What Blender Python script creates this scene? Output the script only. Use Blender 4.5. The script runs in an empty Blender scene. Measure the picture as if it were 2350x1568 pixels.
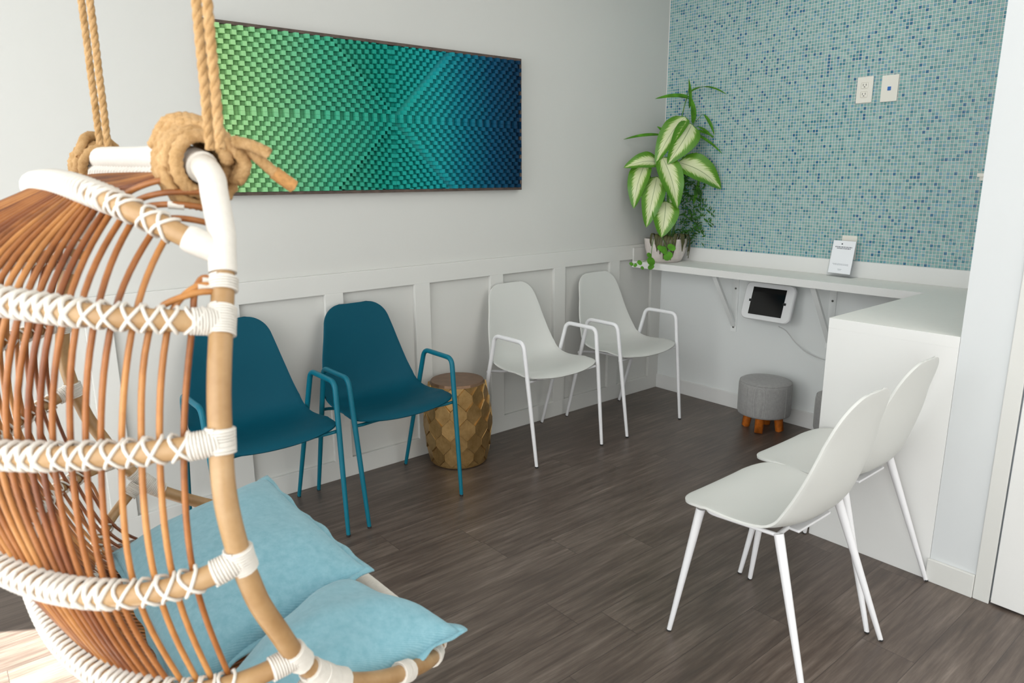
import bpy, bmesh, math, random
from mathutils import Vector, Matrix
random.seed(7)
PI = math.pi
S = bpy.context.scene
COL = S.collection

# ------------------------------------------------------------------ helpers
def lin(h):
    h = h.lstrip('#')
    out = []
    for i in (0, 2, 4):
        c = int(h[i:i+2], 16) / 255
        out.append(c/12.92 if c <= .04045 else ((c+.055)/1.055)**2.4)
    return (*out, 1)

class NT:
    def __init__(s, name):
        s.m = bpy.data.materials.new(name); s.m.use_nodes = True
        s.t = s.m.node_tree; s.b = s.t.nodes['Principled BSDF']
    def n(s, typ, **kw):
        nd = s.t.nodes.new(typ)
        for k, v in kw.items():
            if k.startswith('i_'):
                key = k[2:]
                key = int(key) if key.isdigit() else key.replace('_', ' ')
                nd.inputs[key].default_value = v
            else: setattr(nd, k, v)
        return nd
    def l(s, a, b): s.t.links.new(a, b)
    def math(s, op, a, b=None, c=None, clamp=False):
        nd = s.n('ShaderNodeMath', operation=op, use_clamp=clamp)
        for i, v in enumerate((a, b, c)):
            if v is None: continue
            if isinstance(v, (int, float)): nd.inputs[i].default_value = v
            else: s.l(v, nd.inputs[i])
        return nd.outputs[0]
    def ramp(s, fac, stops, interp='LINEAR'):
        nd = s.n('ShaderNodeValToRGB'); cr = nd.color_ramp; cr.interpolation = interp
        while len(cr.elements) < len(stops): cr.elements.new(.5)
        for e, (p, c) in zip(cr.elements, stops):
            e.position = p; e.color = lin(c) if isinstance(c, str) else c
        s.l(fac, nd.inputs[0]); return nd.outputs[0]
    def mix(s, fac, a, b, bt='MIX'):
        nd = s.n('ShaderNodeMix', data_type='RGBA', blend_type=bt)
        for k, v in ((0, fac), (6, a), (7, b)):
            if isinstance(v, (int, float)): nd.inputs[k].default_value = v
            elif isinstance(v, str): nd.inputs[k].default_value = lin(v)
            elif isinstance(v, tuple): nd.inputs[k].default_value = v
            else: s.l(v, nd.inputs[k])
        return nd.outputs[2]
    def bump(s, h, strength=.3, dist=.002):
        nd = s.n('ShaderNodeBump'); nd.inputs['Strength'].default_value = strength
        nd.inputs['Distance'].default_value = dist
        s.l(h, nd.inputs['Height']); s.l(nd.outputs[0], s.b.inputs['Normal'])
    def obj(s): return s.n('ShaderNodeTexCoord').outputs['Object']
    def mapped(s, sc, src=None):
        mp = s.n('ShaderNodeMapping'); mp.inputs['Scale'].default_value = sc
        s.l(src if src is not None else s.obj(), mp.inputs[0]); return mp.outputs[0]
    def noise(s, vec, scale, detail=3, rough=.5):
        nd = s.n('ShaderNodeTexNoise'); nd.inputs['Scale'].default_value = scale
        nd.inputs['Detail'].default_value = detail; nd.inputs['Roughness'].default_value = rough
        s.l(vec, nd.inputs['Vector']); return nd.outputs[0]

def plain(name, col, rough=.5, metal=0., nz=0., nscale=40, bump=0., bscale=200, spec=None):
    a = NT(name); c = lin(col)
    a.b.inputs['Roughness'].default_value = rough; a.b.inputs['Metallic'].default_value = metal
    if spec is not None: a.b.inputs['Specular IOR Level'].default_value = spec
    v = a.obj()
    f = a.noise(v, nscale, 4)
    k = nz
    lo = tuple(max(0, x*(1-k)) for x in c[:3])+(1,); hi = tuple(min(1, x*(1+k)) for x in c[:3])+(1,)
    a.l(a.ramp(f, [(.3, lo), (.7, hi)]), a.b.inputs['Base Color'])
    if bump: a.bump(a.noise(v, bscale, 2), bump, .001)
    return a.m

def mesh(name, verts, faces, mat=None, parent=None, smooth=True, loc=None, uvs=None):
    me = bpy.data.meshes.new(name)
    me.from_pydata([tuple(v) for v in verts], [], faces); me.update()
    if smooth is True: me.polygons.foreach_set('use_smooth', [True]*len(me.polygons))
    elif isinstance(smooth, list): me.polygons.foreach_set('use_smooth', smooth)
    if uvs is not None:
        u = me.uv_layers.new(name='UVMap')
        for lp in me.loops: u.data[lp.index].uv = uvs[lp.vertex_index]
    o = bpy.data.objects.new(name, me); COL.objects.link(o)
    if mat:
        for m in (mat if isinstance(mat, (list, tuple)) else [mat]): me.materials.append(m)
    if parent: o.parent = parent
    if loc is not None: o.location = loc
    return o

def thing(name, label, cat, loc=(0, 0, 0), rotz=0, group=None):
    o = bpy.data.objects.new(name, None); o.empty_display_size = .05; COL.objects.link(o)
    o.location = loc; o.rotation_euler = (0, 0, rotz); o['label'] = label; o['category'] = cat
    if group: o['group'] = group
    return o
def tag(o, label, cat, group=None):
    o['label'] = label; o['category'] = cat
    if group: o['group'] = group
    return o
def structure(o, label=None):
    o['kind'] = 'structure'
    if label: o['label'] = label
    return o

class MB:
    """collects shapes of one part"""
    def __init__(s): s.v = []; s.f = []; s.sm = []; s.mi = []
    def add(s, v, f, smooth=True, mi=0):
        o = len(s.v); s.v += [Vector(x) for x in v]
        s.f += [tuple(i+o for i in q) for q in f]; s.sm += [smooth]*len(f); s.mi += [mi]*len(f)
        return s
    def box(s, x0, x1, y0, y1, z0, z1, bev=0., mi=0, rot=None):
        bm = bmesh.new(); bmesh.ops.create_cube(bm, size=1)
        for v in bm.verts:
            v.co = Vector(((x0+x1)/2+v.co.x*(x1-x0), (y0+y1)/2+v.co.y*(y1-y0), (z0+z1)/2+v.co.z*(z1-z0)))
        if bev: bmesh.ops.bevel(bm, geom=list(bm.edges), offset=bev, segments=2, affect='EDGES', profile=.6)
        if rot is not None: bmesh.ops.transform(bm, matrix=rot, verts=bm.verts)
        bm.verts.index_update()
        s.add([v.co.copy() for v in bm.verts], [[v.index for v in f.verts] for f in bm.faces], False, mi); bm.free()
        return s
    def tube(s, pts, r, n=10, closed=False, caps=True, smooth=True, flat=1.):
        pts = [Vector(p) for p in pts]; N = len(pts)
        rr = r if isinstance(r, (list, tuple)) else [r]*N
        T = []
        for i in range(N):
            a = pts[(i-1) % N if closed else max(i-1, 0)]; b = pts[(i+1) % N if closed else min(i+1, N-1)]
            d = (b-a); T.append(d.normalized() if d.length > 1e-9 else Vector((0, 0, 1)))
        ref = Vector((0, 0, 1)) if abs(T[0].z) < .9 else Vector((1, 0, 0))
        u = (ref-T[0]*ref.dot(T[0])).normalized()
        V = []; F = []
        for i in range(N):
            if i:
                q = T[i-1].rotation_difference(T[i]); u = q @ u
                u = (u-T[i]*u.dot(T[i])).normalized()
            w = T[i].cross(u)
            for k in range(n):
                a = 2*PI*k/n
                V.append(pts[i]+(u*math.cos(a)+w*math.sin(a)*flat)*rr[i])
        M = N if closed else N-1
        for i in range(M):
            j = (i+1) % N
            for k in range(n):
                k2 = (k+1) % n
                F.append((i*n+k, i*n+k2, j*n+k2, j*n+k))
        s.add(V, F, smooth)
        if caps and not closed:
            s.add(V[:n], [tuple(range(n-1, -1, -1))], False); s.add(V[-n:], [tuple(range(n))], False)
        return s
    def lathe(s, prof, n=32, c=(0, 0, 0), smooth=True, mi=0, cap0=True, cap1=True):
        V = []; F = []
        for r, z in prof:
            for k in range(n):
                a = 2*PI*k/n; V.append((c[0]+r*math.cos(a), c[1]+r*math.sin(a), c[2]+z))
        for i in range(len(prof)-1):
            for k in range(n):
                k2 = (k+1) % n; F.append((i*n+k, i*n+k2, (i+1)*n+k2, (i+1)*n+k))
        s.add(V, F, smooth, mi)
        if cap0: s.add(V[:n], [tuple(range(n-1, -1, -1))], False, mi)
        if cap1: s.add(V[-n:], [tuple(range(n))], False, mi)
        return s
    def prism(s, poly, axis, a, b, mi=0):
        """polygon in the plane normal to axis, extruded a..b"""
        n = len(poly)
        def P(q, t): return {0: (t, q[0], q[1]), 1: (q[0], t, q[1]), 2: (q[0], q[1], t)}[axis]
        V = [P(q, a) for q in poly]+[P(q, b) for q in poly]
        F = [tuple(range(n-1, -1, -1)), tuple(range(n, 2*n))]
        F += [(i, (i+1) % n, n+(i+1) % n, n+i) for i in range(n)]
        s.add(V, F, False, mi); return s
    def build(s, name, mat, parent=None, loc=None):
        o = mesh(name, s.v, s.f, mat, parent, s.sm, loc)
        o.data.polygons.foreach_set('material_index', s.mi)
        bm = bmesh.new(); bm.from_mesh(o.data); bmesh.ops.recalc_face_normals(bm, faces=bm.faces); bm.to_mesh(o.data); bm.free()
        return o

def catmull(pts, sub=8, closed=False):
    P = [Vector(p) for p in pts]; N = len(P); out = []
    R = range(N if closed else N-1)
    for i in R:
        p1, p2 = P[i], P[(i+1) % N]
        p0 = P[(i-1) % N] if (closed or i > 0) else p1*2-p2
        p3 = P[(i+2) % N] if (closed or i+2 < N) else p2*2-p1
        # centripetal-ish: plain catmull with chord scaling
        for k in range(sub):
            t = k/sub
            d1 = (p2-p1).length or 1e-6
            t0 = (p2-p0)/((p2-p0).length or 1e-6)*d1; t1 = (p3-p1)/((p3-p1).length or 1e-6)*d1
            h1 = 2*t**3-3*t**2+1; h2 = t**3-2*t**2+t; h3 = -2*t**3+3*t**2; h4 = t**3-t**2
            out.append(p1*h1+t0*h2+p2*h3+t1*h4)
    if not closed: out.append(P[-1])
    return out

def fillet(pts, r, seg=6):
    P = [Vector(p) for p in pts]; out = [P[0]]
    for i in range(1, len(P)-1):
        a = (P[i-1]-P[i]); b = (P[i+1]-P[i]); d = min(r, a.length*.45, b.length*.45)
        A = P[i]+a.normalized()*d; B = P[i]+b.normalized()*d
        for k in range(seg+1):
            t = k/seg; out.append(A*(1-t)**2+P[i]*2*t*(1-t)+B*t*t)
    out.append(P[-1]); return out

def copy_tree(o, parent=None):
    c = o.copy(); COL.objects.link(c)
    if parent: c.parent = parent
    for ch in list(o.children): copy_tree(ch, c)
    return c

# camera orientation
f_px, yaw, pitch, roll = 1633.92, .87681, .227376, .0057367
F_ = Vector((math.cos(yaw)*math.cos(pitch), math.sin(yaw)*math.cos(pitch), -math.sin(pitch)))
R_ = Vector((math.sin(yaw), -math.cos(yaw), 0)); D_ = F_.cross(R_)
R2 = R_*math.cos(roll)+D_*math.sin(roll); D2 = -R_*math.sin(roll)+D_*math.cos(roll)

# ------------------------------------------------------------------ materials
M = {}
M['wall'] = plain('wall_paint', '#cdcdc9', .62, nz=.012, nscale=2)
M['white_wall'] = plain('white_wall_paint', '#d0d3d4', .6, nz=.008, nscale=2)
M['trim'] = plain('trim_paint', '#d3d3cf', .5, nz=.01, nscale=3)
M['ceiling'] = plain('ceiling_paint', '#e8e8e6', .8)
M['white_lam'] = plain('white_laminate', '#e0e0de', .38, nz=.008, nscale=5)
M['counter_top'] = plain('pale_grey_counter', '#e8e8e3', .5, nz=.01, spec=.3)
M['white_plastic'] = plain('white_shell_plastic', '#cfd0cc', .5, bump=.03, bscale=600)
M['white_metal'] = plain('white_powder_coat', '#e4e4e6', .35)
M['teal_plastic'] = plain('teal_shell_plastic', '#03495b', .55, bump=.03, bscale=600, spec=.14)
M['teal_metal'] = plain('teal_powder_coat', '#05667a', .4, spec=.3)
M['rubber'] = plain('dark_rubber', '#2a2a2a', .7)
M['rattan'] = None
M['cord'] = plain('white_cord', '#d9d4cb', .8, nz=.03, nscale=120, bump=.2, bscale=700)
M['frame_dark'] = plain('weathered_wood', '#54453d', .6, nz=.35, nscale=30, bump=.2, bscale=90)
M['grey_fabric'] = None
M['leg_wood'] = plain('orange_wood', '#b8641f', .35, nz=.25, nscale=60)
M['pot'] = plain('pale_ceramic', '#d9d0cb', .45, nz=.12, nscale=25, bump=.3, bscale=40)
M['soil'] = plain('dark_soil', '#3a2a1e', .9, nz=.5, nscale=80, bump=.8, bscale=150)
M['leaf'] = plain('green_leaf', '#4d8522', .6, nz=.35, nscale=25, spec=.2)
M['leaf_dark'] = plain('dark_green_leaf', '#315f1e', .6, nz=.4, nscale=30, spec=.2)
M['stem'] = plain('green_stem', '#4f7a34', .5, nz=.2)
M['leaf_dry'] = plain('brown_green_leaf', '#4a4a26', .6, nz=.5, nscale=40)
M['black_screen'] = plain('black_screen', '#050506', .12)
M['black'] = plain('black_plastic', '#141414', .4)
M['bezel'] = plain('white_bezel', '#e6e7e8', .4)
M['cable'] = plain('pale_cable', '#c9c9c8', .5)
M['paper'] = plain('white_paper', '#eef0f4', .7)
M['ink'] = plain('grey_ink', '#8d9097', .8)
M['ink_dark'] = plain('dark_ink', '#4a4c55', .8)
M['plate'] = plain('ivory_plate', '#e3e0d6', .4)
M['slot'] = plain('dark_slot', '#3a3833', .6)
M['blue_jack'] = plain('blue_jack', '#1f63b0', .4)
M['screw'] = plain('screw_metal', '#6a6a66', .35, metal=.8)
M['alu'] = plain('window_aluminium', '#8b8d8f', .4, metal=.6)

def rattan(name, base, dark, light):
    a = NT(name); v = a.obj()
    f = a.noise(a.mapped((1, 1, 1)), 9, 4, .6); g = a.noise(v, 160, 3)
    c = a.ramp(f, [(.28, dark), (.5, base), (.72, light)])
    c2 = a.mix(a.math('MULTIPLY', g, .35), c, dark)
    a.l(c2, a.b.inputs['Base Color']); a.b.inputs['Roughness'].default_value = .42
    a.bump(g, .12, .001); return a.m
M['rattan'] = rattan('pale_rattan_pole', '#af8c61', '#926c42', '#bd9e76')
M['spindle'] = rattan('amber_rattan_spindle', '#a0622d', '#683718', '#ba7b42')
SPIN = [M['spindle'], rattan('dark_rattan_spindle', '#85491f', '#552a12', '#a2622f'), rattan('light_rattan_spindle', '#bd8044', '#8a5426', '#d19a5c')]

def rope_mat():
    a = NT('jute_rope'); v = a.obj(); f = a.noise(v, 55, 5, .7); g = a.noise(v, 420, 2)
    a.l(a.mix(a.math('MULTIPLY', g, .5), a.ramp(f, [(.3, '#a9834f'), (.7, '#d2ae7e')]), '#8b5f30'), a.b.inputs['Base Color'])
    a.b.inputs['Roughness'].default_value = .85; a.bump(g, .5, .002); return a.m
M['rope'] = rope_mat()
M['rope_end'] = plain('rope_cut_end', '#b9874f', .8, nz=.2, nscale=200)

def fabric(name, c0, c1, scale, bump=.35):
    a = NT(name); v = a.obj()
    w1 = a.n('ShaderNodeTexWave', wave_type='BANDS', bands_direction='X'); w1.inputs['Scale'].default_value = scale; w1.inputs['Distortion'].default_value = 1.5
    w2 = a.n('ShaderNodeTexWave', wave_type='BANDS', bands_direction='Y'); w2.inputs['Scale'].default_value = scale; w2.inputs['Distortion'].default_value = 1.5
    for w in (w1, w2): a.l(v, w.inputs['Vector'])
    n1 = a.noise(v, 60, 5, .7)
    h = a.math('ADD', a.math('MULTIPLY', w1.outputs[1], .5), a.math('MULTIPLY', w2.outputs[1], .5))
    a.l(a.ramp(a.math('ADD', a.math('MULTIPLY', h, .35), a.math('MULTIPLY', n1, .65)), [(.25, c0), (.75, c1)]), a.b.inputs['Base Color'])
    a.b.inputs['Roughness'].default_value = .95; a.b.inputs['Specular IOR Level'].default_value = .15
    a.b.inputs['Sheen Weight'].default_value = .25
    a.bump(a.math('ADD', h, n1), bump, .001); return a.m
M['cushion'] = fabric('pale_blue_linen', '#6ea3b2', '#97c3cf', 160)
M['grey_fabric'] = fabric('grey_woven_fabric', '#8a8988', '#a6a5a3', 130, .2)

def floor_mat():
    a = NT('dark_vinyl_planks'); v = a.obj()
    W, L = .152, 1.22
    sp = a.n('ShaderNodeSeparateXYZ'); a.l(v, sp.inputs[0])
    row = a.math('FLOOR', a.math('DIVIDE', a.math('ADD', sp.outputs[1], .012), W))
    wn = a.n('ShaderNodeTexWhiteNoise', noise_dimensions='1D'); a.l(row, wn.inputs['W'])
    xs = a.math('ADD', a.math('DIVIDE', sp.outputs[0], L), a.math('MULTIPLY', wn.outputs['Value'], 7.3))
    colx = a.math('FLOOR', xs)
    cv = a.n('ShaderNodeCombineXYZ'); a.l(row, cv.inputs[0]); a.l(colx, cv.inputs[1])
    w2 = a.n('ShaderNodeTexWhiteNoise', noise_dimensions='2D'); a.l(cv.outputs[0], w2.inputs['Vector'])
    # grain: stretched noise, shifted per plank
    sh = a.n('ShaderNodeVectorMath', operation='MULTIPLY_ADD')
    a.l(w2.outputs['Color'], sh.inputs[0]); sh.inputs[1].default_value = (13, 7, 5); a.l(v, sh.inputs[2])
    g1 = a.noise(a.mapped((1.6, 22, 1), sh.outputs[0]), 2.2, 6, .62)
    g2 = a.noise(a.mapped((6, 90, 1), sh.outputs[0]), 2.0, 4, .6)
    g3 = a.noise(a.mapped((1.2, 4, 1), sh.outputs[0]), 2.0, 3, .5)
    f = a.math('ADD', a.math('MULTIPLY', g1, .55), a.math('ADD', a.math('MULTIPLY', g2, .2), a.math('MULTIPLY', g3, .25)))
    c = a.ramp(f, [(.32, '#3b312b'), (.46, '#53473f'), (.56, '#665a51'), (.7, '#877b71')])
    c = a.mix(a.math('MULTIPLY_ADD', w2.outputs['Value'], .3, -.05), c, '#423630')
    fy = a.math('FRACT', a.math('DIVIDE', a.math('ADD', sp.outputs[1], .012), W)); fx = a.math('FRACT', xs)
    dy = a.math('MULTIPLY', a.math('MINIMUM', fy, a.math('SUBTRACT', 1, fy)), W)
    dx = a.math('MULTIPLY', a.math('MINIMUM', fx, a.math('SUBTRACT', 1, fx)), L)
    d = a.math('MINIMUM', dx, dy)
    seam = a.math('LESS_THAN', d, .0012)
    a.l(a.mix(a.math('MULTIPLY', seam, .6), c, '#2a221e'), a.b.inputs['Base Color'])
    a.l(a.math('MULTIPLY_ADD', g1, .2, .28), a.b.inputs['Roughness']); a.b.inputs['Specular IOR Level'].default_value = .62
    h = a.math('SUBTRACT', a.math('MULTIPLY', g2, .4), a.math('MULTIPLY', seam, 1.2))
    a.bump(h, .25, .001); return a.m
M['floor'] = floor_mat()

def tile_mat():
    a = NT('glass_mosaic_tile'); v = a.obj(); P = .0158
    sp = a.n('ShaderNodeSeparateXYZ'); a.l(v, sp.inputs[0])
    u = a.math('DIVIDE', sp.outputs[1], P); w = a.math('DIVIDE', sp.outputs[2], P)
    cu, cw = a.math('FLOOR', u), a.math('FLOOR', w)
    cv = a.n('ShaderNodeCombineXYZ'); a.l(cu, cv.inputs[0]); a.l(cw, cv.inputs[1])
    wn = a.n('ShaderNodeTexWhiteNoise', noise_dimensions='2D'); a.l(cv.outputs[0], wn.inputs['Vector'])
    big = a.noise(a.mapped((1, 1, 1)), 2.2, 2)
    sel = a.math('ADD', wn.outputs['Value'], a.math('MULTIPLY_ADD', big, .22, -.11))
    tile = a.ramp(sel, [(0, '#7daaa8'), (.2, '#8ab3b0'), (.4, '#74a3a3'), (.55, '#84aeb1'), (.70, '#639799'), (.82, '#689cab'), (.92, '#41808f'), (.97, '#2d6a8b')], 'CONSTANT')
    fu, fw = a.math('FRACT', u), a.math('FRACT', w)
    du = a.math('MINIMUM', fu, a.math('SUBTRACT', 1, fu)); dw = a.math('MINIMUM', fw, a.math('SUBTRACT', 1, fw))
    d = a.math('MINIMUM', du, dw)
    grout = a.math('SUBTRACT', 1, a.math('SMOOTH_MIN', a.math('MULTIPLY', d, 15, clamp=False), 1, .05), clamp=True)
    gm = a.math('GREATER_THAN', grout, .06)
    inner = a.ramp(d, [(.09, (0, 0, 0, 1)), (.2, (1, 1, 1, 1))])
    tile2 = a.mix(.35, tile, a.mix(inner, '#4d7f86', tile))
    a.l(a.mix(gm, tile2, '#dcd2cc'), a.b.inputs['Base Color'])
    a.l(a.math('MULTIPLY_ADD', gm, .6, .14), a.b.inputs['Roughness'])
    # slightly pillowed tiles, each with its own tilt
    hgt = a.ramp(d, [(.07, (0, 0, 0, 1)), (.16, (.75, .75, .75, 1)), (.5, (1, 1, 1, 1))], 'EASE')
    tl = a.n('ShaderNodeSeparateColor'); a.l(wn.outputs['Color'], tl.inputs[0])
    tilt = a.math('ADD', a.math('MULTIPLY', fu, a.math('SUBTRACT', tl.outputs[0], .5)), a.math('MULTIPLY', fw, a.math('SUBTRACT', tl.outputs[1], .5)))
    a.bump(a.math('ADD', hgt, a.math('MULTIPLY', tilt, .5)), .55, .0012); return a.m
M['tile'] = tile_mat()

def art_mat():
    a = NT('painted_wood_blocks'); v = a.obj()
    sp = a.n('ShaderNodeSeparateXYZ'); a.l(v, sp.inputs[0])
    f = a.math('MULTIPLY_ADD', sp.outputs[0], 1/1.50, .5)
    f2 = a.math('ADD', f, a.math('MULTIPLY_ADD', a.noise(v, 30, 1), .05, -.025))
    c = a.ramp(f2, [(0, '#9dcb8a'), (.10, '#86c48a'), (.28, '#44a985'), (.45, '#14917f'), (.56, '#189a92'), (.66, '#159599'), (.76, '#067186'), (.87, '#034a6a'), (1, '#022a46')])
    a.l(c, a.b.inputs['Base Color']); a.b.inputs['Roughness'].default_value = .55; a.b.inputs['Specular IOR Level'].default_value = .2
    a.bump(a.noise(v, 300, 2), .1, .001); return a.m
M['art'] = art_mat()

def brass_mat():
    a = NT('aged_brass'); v = a.obj(); f = a.noise(v, 18, 5, .65); g = a.noise(a.mapped((1, 1, .25)), 90, 4, .7)
    a.l(a.mix(a.math('MULTIPLY', g, .5), a.ramp(f, [(.3, '#9f7f4f'), (.7, '#d0ac74')]), '#7c6138'), a.b.inputs['Base Color'])
    a.b.inputs['Metallic'].default_value = .85
    a.l(a.math('MULTIPLY_ADD', g, .2, .26), a.b.inputs['Roughness']); a.bump(g, .08, .001); return a.m
M['brass'] = brass_mat()
M['brass_top'] = plain('bronze_top', '#7d614b', .42, metal=.55, nz=.12, nscale=30)

def variegated():
    a = NT('variegated_leaf'); uv = a.n('ShaderNodeTexCoord').outputs['UV']
    sp = a.n('ShaderNodeSeparateXYZ'); a.l(uv, sp.inputs[0])
    du = a.math('ABSOLUTE', a.math('SUBTRACT', sp.outputs[0], .5))       # 0 midrib .. .5 margin
    st = a.n('ShaderNodeCombineXYZ')
    a.l(a.math('MULTIPLY', du, 3.0), st.inputs[0]); a.l(a.math('MULTIPLY_ADD', du, -24, a.math('MULTIPLY', sp.outputs[1], 34)), st.inputs[1])
    a.l(a.math('SIGN', a.math('SUBTRACT', sp.outputs[0], .5)), st.inputs[2])
    nz = a.noise(st.outputs[0], 1.0, 4, .7)
    tip = a.math('MULTIPLY', a.math('POWER', sp.outputs[1], 3), .22)
    edge = a.math('ADD', a.math('ADD', du, tip), a.math('MULTIPLY_ADD', nz, .62, -.33))
    c = a.ramp(edge, [(.0, '#d9deb4'), (.19, '#cfd8a6'), (.26, '#93b256'), (.30, '#568a1f'), (.5, '#4a8213')])
    rib = a.math('LESS_THAN', du, .014)
    a.l(a.mix(a.math('MULTIPLY', rib, .7), c, '#5d7f3a'), a.b.inputs['Base Color'])
    a.b.inputs['Roughness'].default_value = .38; return a.m
M['varleaf'] = variegated()

def thin_glass(name, tint=(1, 1, 1, 1), gl=.08):
    a = NT(name); t = a.t
    tr = a.n('ShaderNodeBsdfTransparent'); tr.inputs[0].default_value = tint
    gs = a.n('ShaderNodeBsdfGlossy'); gs.inputs['Roughness'].default_value = .02
    lw = a.n('ShaderNodeLayerWeight'); lw.inputs[0].default_value = .5
    mx = a.n('ShaderNodeMixShader'); a.l(a.math('MULTIPLY_ADD', a.math('POWER', lw.outputs['Facing'], 5), .7, gl*.3), mx.inputs[0]); a.l(tr.outputs[0], mx.inputs[1]); a.l(gs.outputs[0], mx.inputs[2])
    a.l(mx.outputs[0], t.nodes['Material Output'].inputs[0]); return a.m
M['acrylic'] = thin_glass('clear_acrylic', (.96, .97, .98, 1), .3)
M['pane'] = thin_glass('window_glass', (.98, .99, .99, 1), .1)

# ------------------------------------------------------------------ room shell
XW, YF, ZC = -4.22, -5.6, 2.75         # window wall, far side, ceiling
XR, YR = -1.145, -2.137                # right wall face and its return
structure(MB().box(XW-.3, .15, YF-.1, .15, -.06, 0).build('floor', M['floor']))
structure(MB().box(XW-.1, .15, YF-.1, .15, ZC, ZC+.08).build('ceiling', M['ceiling']))
structure(MB().box(XW, .0, 0, .1, 0, ZC).build('wall_left', M['wall']))
w = MB().box(0, .1, YR-.02, .1, 0, .95); w.box(0, .1, YR-.02, .1, .95, ZC, mi=1)
structure(w.build('wall_back', [plain('lower_wall_paint', '#e3e6e5', .55), M['tile']]))
w = MB().box(XR, 0, YR-.185, YR, 0, ZC)
w.box(XR, XR+.14, -3.26, YR-.185, 2.12, ZC); w.box(XR, XR+.14, YF, -3.26, 0, ZC)
structure(w.build('wall_right', M['white_wall']))
structure(MB().box(XW, XR+.14, YF-.1, YF, 0, ZC).build('wall_rear', M['wall']))
# baseboards
structure(MB().box(-.013, 0, YR, -.019, 0, .0916, .003).build('baseboard_back', M['white_lam']))
structure(MB().box(XR-.012, XR, -2.278, YR+.004, 0, .083, .003).build('baseboard_right', M['trim']))
# wainscot (rail, battens, bottom rail)
t = MB().box(XW, 0, -.019, 0, .877, .966, .0025)
t.box(XW, 0, -.019, 0, 0, .092, .0025)
for x1 in [-2.248-.4635*k for k in range(1, 5)][::-1] + [-2.248, -1.785, -1.322, -.864, -.404]:
    if x1-.09 > XW: t.box(x1-.089, x1, -.019, 0, .090, .879, .0025)
t.box(-.1, 0, -.019, 0, .09, .879, .0025)
structure(t.build('trim_1', M['trim']))
structure(MB().box(-.004, -.0002, -.0045, -.0005, .966, ZC).build('trim_4', M['white_lam']))
# door and casing on the right wall
structure(MB().box(XR-.007, XR, -2.326, -2.279, 0, 2.17, .002).box(XR-.007, XR, -3.31, -3.262, 0, 2.17, .002).box(XR-.007, XR, -3.262, -2.326, 2.12, 2.17, .003).build('trim_2', M['trim']))
d = structure(MB().box(XR-.005, XR+.036, -3.255, -2.3305, .008, 2.115, .002).build('door_1', M['white_lam']))
hb = MB().tube(catmull([(XR-.004, -3.19, 1.0), (XR-.05, -3.19, 1.0), (XR-.055, -3.18, 1.0), (XR-.055, -3.07, 1.0)], 6), .009)
hb.build('door_handle', M['screw'], d)
# storefront window wall behind the camera
wf = MB().box(XW-.1, XW, YF, .1, 2.62, ZC); wf.box(XW-.1, XW, YF, .1, 0, .1)
piers = [0.1, -.05, -1.75, -3.45, -5.2, YF]
wf.box(XW-.1, XW, .06, .1, .1, 2.62); wf.box(XW-.1, XW, YF, -5.3, .1, 2.62)
structure(wf.build('wall_front', M['wall']))
for i, (a0, a1) in enumerate([(.06, -1.79), (-1.79, -3.54), (-3.54, -5.3)]):
    fr = MB()
    for (b0, b1, z0, z1) in ((a1, a1+.05, .1, 2.62), (a0-.05, a0, .1, 2.62), (a1+.05, a0-.05, .1, .16), (a1+.05, a0-.05, 2.56, 2.62)):
        fr.box(XW-.09, XW-.02, b0, b1, z0, z1, .003)
    f = structure(fr.build('window_%d' % (i+1), M['alu']))
    MB().box(XW-.058, XW-.052, a1+.05, a0-.05, .16, 2.56).build('pane', M['pane'], f)
structure(MB().box(XW-.42, XW-.1, YF-.1, .9, 2.66, 2.74).build('sun_cutoff_slab', M['ceiling']))   # unseen slab added outside to cut off the sun above the window

# ------------------------------------------------------------------ counter
def two_tone(o, m2):
    o.data.materials.append(m2)
    for p in o.data.polygons:
        if p.normal.z > .9: p.material_index = 1
ct = thing('wall_counter', 'white L-shaped wall counter with solid end panel below the mosaic tile', 'counter', (0, 0, 0))
ZT = .868
poly = [(-.292, -.0195), (-.0005, -.0195), (-.0005, YR+.001), (XR, YR+.001), (XR, -1.702), (-.285, -1.70)]
two_tone(MB().prism(poly, 2, ZT-.038, ZT).build('countertop', M['white_lam'], ct), M['counter_top'])
b = MB().box(-.012, -.0005, YR+.001, -.02, ZT, .949, .0015)
b.build('backsplash', M['white_lam'], ct)
MB().box(-.292, -.012, -.031, -.0195, ZT, .949, .0015).build('side_splash', M['wall'], ct)
MB().box(XR, XR+.03, YR+.001, -1.702, 0, ZT-.038, .001).build('end_panel', M['white_lam'], ct)
M['bracket'] = plain('white_bracket_paint', '#eceeed', .45)
def bracket(y, label):
    b = thing('shelf_bracket', label, 'bracket', (0, y, 0), 0, 'brackets under the counter')
    MB().box(-.006, -.0005, -.019, .019, .47, ZT-.0385, .001).build('wall_plate', M['bracket'], b)
    MB().box(-.24, -.006, -.019, .019, ZT-.045, ZT-.0385, .001).build('top_arm', M['bracket'], b)
    L = math.hypot(.225, .27); ang = math.atan2(.27, -.225)
    MB().prism([(-.007, .50), (-.007, .525), (-.215, ZT-.045), (-.235, ZT-.045)], 1, -.014, .014).build('diagonal_strut', M['bracket'], b)
    for z in (.73, .497): MB().lathe([(.006, 0), (.006, .002), (.003, .0035)], 10).build('screw', M['screw'], b, (-.006, 0, z)).rotation_euler = (0, -PI/2, 0)
bracket(-.575, 'white metal triangle bracket under the counter, on the plant side of the tablet')
bracket(-1.16, 'white metal triangle bracket under the counter, between the tablet and white end panel')

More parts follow.
